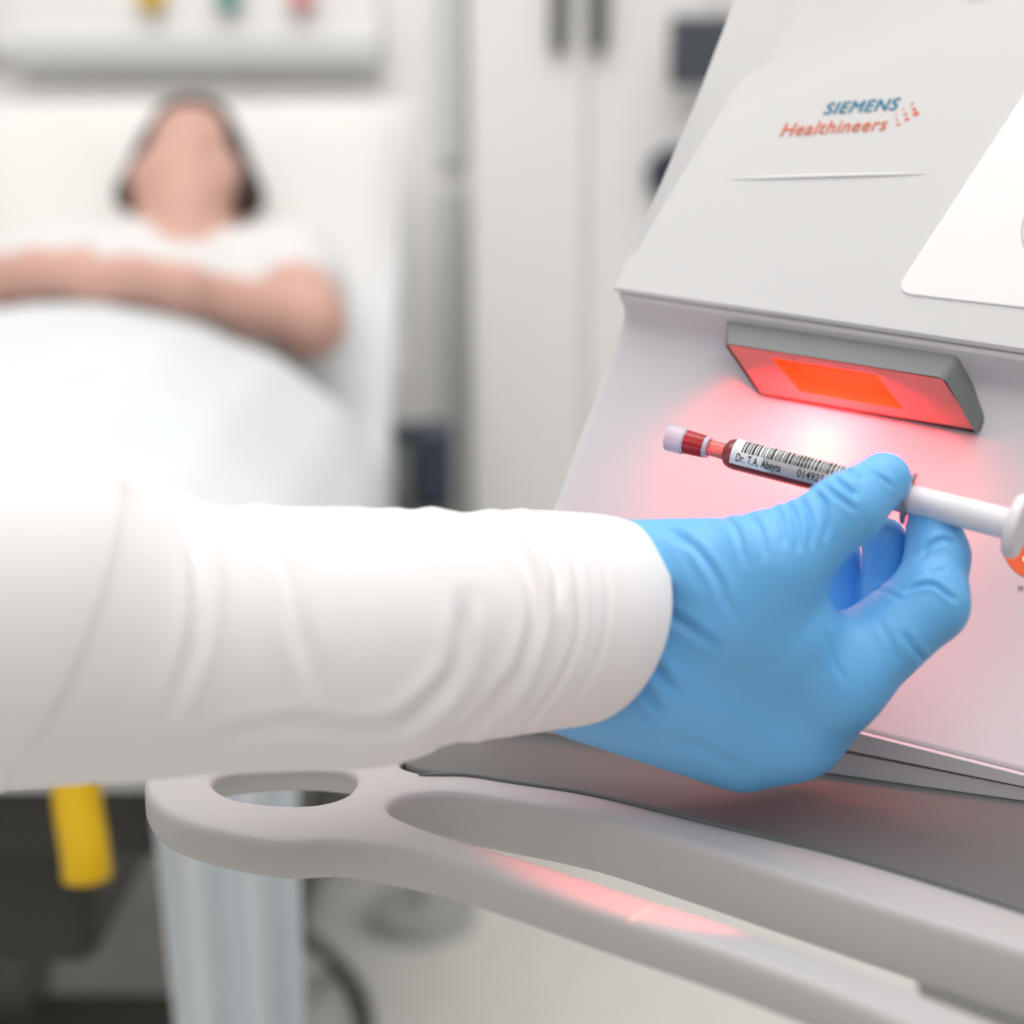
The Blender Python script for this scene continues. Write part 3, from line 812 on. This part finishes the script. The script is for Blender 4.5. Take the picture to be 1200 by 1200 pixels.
# blanket: one cloth over the legs and the bed side
nx, ny = 120, 110; xs = np.linspace(-1.22, -.135, nx); ys = np.linspace(1.2, 1.93, ny); V = []
for y in ys:
    for x in xs:
        bump_ = float(np.interp(x, [-1.2, -1.08, -1.0, -.9, -.66, -.5, -.389, -.3, -.222, -.17], [-.02, .0, .12, .2, .235, .228, .21, .172, .105, .02]))
        along = np.interp(y, [1.2, 1.32, 1.5, 1.75, 1.88, 1.93], [.35, .6, .8, .95, 1.0, .97])
        z = .745 + bump_ * along
        xx = x
        over = x - (X1 - .005)
        if over > 0: z = .745 + bump_ * along - over * 2.6; xx = X1 - .005 + over * .32
        ov2 = (X0) - x
        if ov2 > 0: z -= ov2 * 2.2; xx = X0 - ov2 * .3
        z += .006 * math.sin(18 * x + 9 * y) + .004 * math.sin(31 * y - 12 * x)
        V.append((xx, y, z))
Fc = [(j * nx + i, j * nx + i + 1, (j + 1) * nx + i + 1, (j + 1) * nx + i) for j in range(ny - 1) for i in range(nx - 1)]
bl = link('blanket', V, Fc, M['blanket'], None, sharp=180)
md = bl.modifiers.new('thick', 'SOLIDIFY'); md.thickness = .012; md.offset = 1
tag(bl, 'pale blue-white blanket covering the patient from the waist down', 'blanket')
# sheet hanging off the foot corner
nu, nv = 60, 40; V = []
pa, pb = [hit(x, 1060, (np.array([0, 1.175, 0]), np.array([0, 1.0, 0]))) for x in (172, 342)]; za = .78
for j in range(nv):
    t = j / (nv - 1)
    for i in range(nu):
        s = i / (nu - 1)
        x = pa[0] + .002 + (pb[0] - pa[0]) * s + .05 * t * (1 - s) * .5
        y = 1.175 + .016 * math.sin(s * 15 + .5 * t) + .012 * math.sin(s * 7 + 2)
        V.append((x, y, za - t * .56))
for i in range(nu):
    s = i / (nu - 1)
    V.append((pa[0] + (pb[0] - pa[0]) * s, 1.30, za + .01))
Fc = [(j * nu + i, j * nu + i + 1, (j + 1) * nu + i + 1, (j + 1) * nu + i) for j in range(nv - 1) for i in range(nu - 1)] + [(nv * nu + i, nv * nu + i + 1, i + 1, i) for i in range(nu - 1)]
sh = link('bed_sheet', V, Fc, M['sheet'], None, sharp=180)
sh.modifiers.new('thick', 'SOLIDIFY').thickness = .004
tag(sh, 'pale blue sheet hanging off the foot corner of the bed', 'sheet')
cab_ = tube('power_cable', catmull([hz(330, 1085, .4), hz(360, 1100, .2), hz(395, 1130, .02), hz(420, 1165, .012), hz(428, 1210, .012), hz(400, 1270, .012)], 8), .011, M['rubber'], None, 12)
tag(cab_, 'dark cable curving across the floor beside the hanging sheet', 'cable')

# ------------------------------------------------------------------ things on the back wall
hw = thing('headwall_panel', 'light grey medical headwall panel above the bed', 'wall panel', (wx(245), 2.8, wz(40)))
box('panel_body', (wx(28), 2.755, wz(66)), (wx(458), 2.80, wz(-140)), M['wall'], hw, .005)
box('panel_rail', (wx(60), 2.735, wz(80)), (wx(458), 2.80, wz(48)), M['rail'], hw, .005)
box('panel_edge', (wx(20), 2.73, wz(66)), (wx(36), 2.80, wz(-140)), mat('blue_grey_edge', (.55, .56, .62), .5), hw, .003)
for px, m_, nm in ((215, 'yellow', 'yellow'), (297, 'sea', 'green'), (375, 'pink', 'pink')):
    c_ = np.array([wx(px), 2.735, wz(1)])
    t_ = thing('gas_outlet', '%s gas outlet cap on the headwall panel above the bed' % nm, 'gas outlet', (c_[0], 2.755, c_[2]), 'gas outlets on the headwall panel')
    tube('outlet_collar', [c_ + np.array([0, .02, 0]), c_ + np.array([0, .008, 0])], .034, M['wall'], t_, 24)
    tube('outlet_cap', [c_ + np.array([0, .008, 0]), c_ + np.array([0, -.03, 0])], [.024, .02], M[m_], t_, 24)
# vertical trims
struct(box('trim_1', (wx(519), 2.765, wz(190)), (wx(546), 2.80, 2.8), M['rail']))
struct(box('trim_2', (wx(521), 2.765, 0), (wx(547), 2.80, wz(222)), M['trim']))
# tall cupboard with two doors
cb = thing('tall_cabinet', 'tall white two-door cabinet against the back wall', 'cabinet', (wx(680), 2.6, 0))
xl, xm, xr = wx(556), wx(678), wx(800)
box('cabinet_body', (xl, 2.62, 0), (xr, 2.795, 2.3), M['cab'], cb, .004)
for (a_, b_, hx) in ((xl + .003, xm - .002, hp(655, 30, 2.58)[0]), (xm + .002, xr - .003, hp(702, 30, 2.58)[0])):
    dr = box('door', (a_, 2.60, .08), (b_, 2.62, 2.28), M['cab'], cb, .003)
    box('handle', (hx - .014, 2.565, hp(655, 58, 2.58)[2]), (hx + .014, 2.60, hp(655, -70, 2.58)[2]), M['mid'], dr, .005)
mo = thing('vital_signs_monitor', 'dark monitor on the wall beside the analyzer top', 'monitor', (wx(835), 2.8, wz(60)))
box('screen', (hp(785, 100, 2.5)[0], 2.50, hp(785, 100, 2.5)[2]), (hp(900, 100, 2.5)[0], 2.54, hp(785, 18, 2.5)[2]), M['screen'], mo, .006)
box('mount', (hp(850, 75, 2.58)[0], 2.54, hp(850, 75, 2.58)[2]), (hp(870, 75, 2.58)[0], 2.60, hp(850, 45, 2.58)[2]), M['mid'], mo)
gp = thing('wall_gauge', 'dark blue-grey round gauge below the monitor', 'gauge', (wx(790), 2.8, wz(205)))
gc = np.array([hp(788, 205, 2.6)[0], 2.6, hp(788, 205, 2.6)[2]])
tube('gauge_dial', [gc + np.array([0, .0, 0]), gc + np.array([0, -.05, 0])], .045, M['navy'], gp, 28)
# suction unit beside the bed
su = thing('suction_pump', 'dark suction pump with a grey-green canister beside the bed head', 'pump', (*hp(495, 560, 2.2)[:2], 0))
zz0, zz1 = hp(490, 592, 2.2)[2], hp(490, 498, 2.2)[2]
xa, xb, xc = hp(447, 560, 2.2)[0], hp(488, 560, 2.2)[0], hp(531, 560, 2.2)[0]
box('pump_body', (xb - .004, 2.17, zz0), (xc, 2.27, zz1), M['navy'], su, .012)
tube('canister', [((xa + xb) / 2, 2.2, zz0), ((xa + xb) / 2, 2.2, zz1 - .02)], (xb - xa) / 2, M['canister'], su, 28)
tube('canister_lid', [((xa + xb) / 2, 2.2, zz1 - .02), ((xa + xb) / 2, 2.2, zz1)], (xb - xa) / 2 + .003, M['navy'], su, 28)
box('pump_shelf', (xa, 2.15, zz0 - .012), (xc, 2.28, zz0), M['mid'], su)
tube('stand_pole', [(xb, 2.22, .03), (xb, 2.22, zz0 - .012)], .012, M['greyp'], su, 16)
tube('stand_base', [(xb, 2.22, .0), (xb, 2.22, .03)], .085, M['greyp'], su, 32)
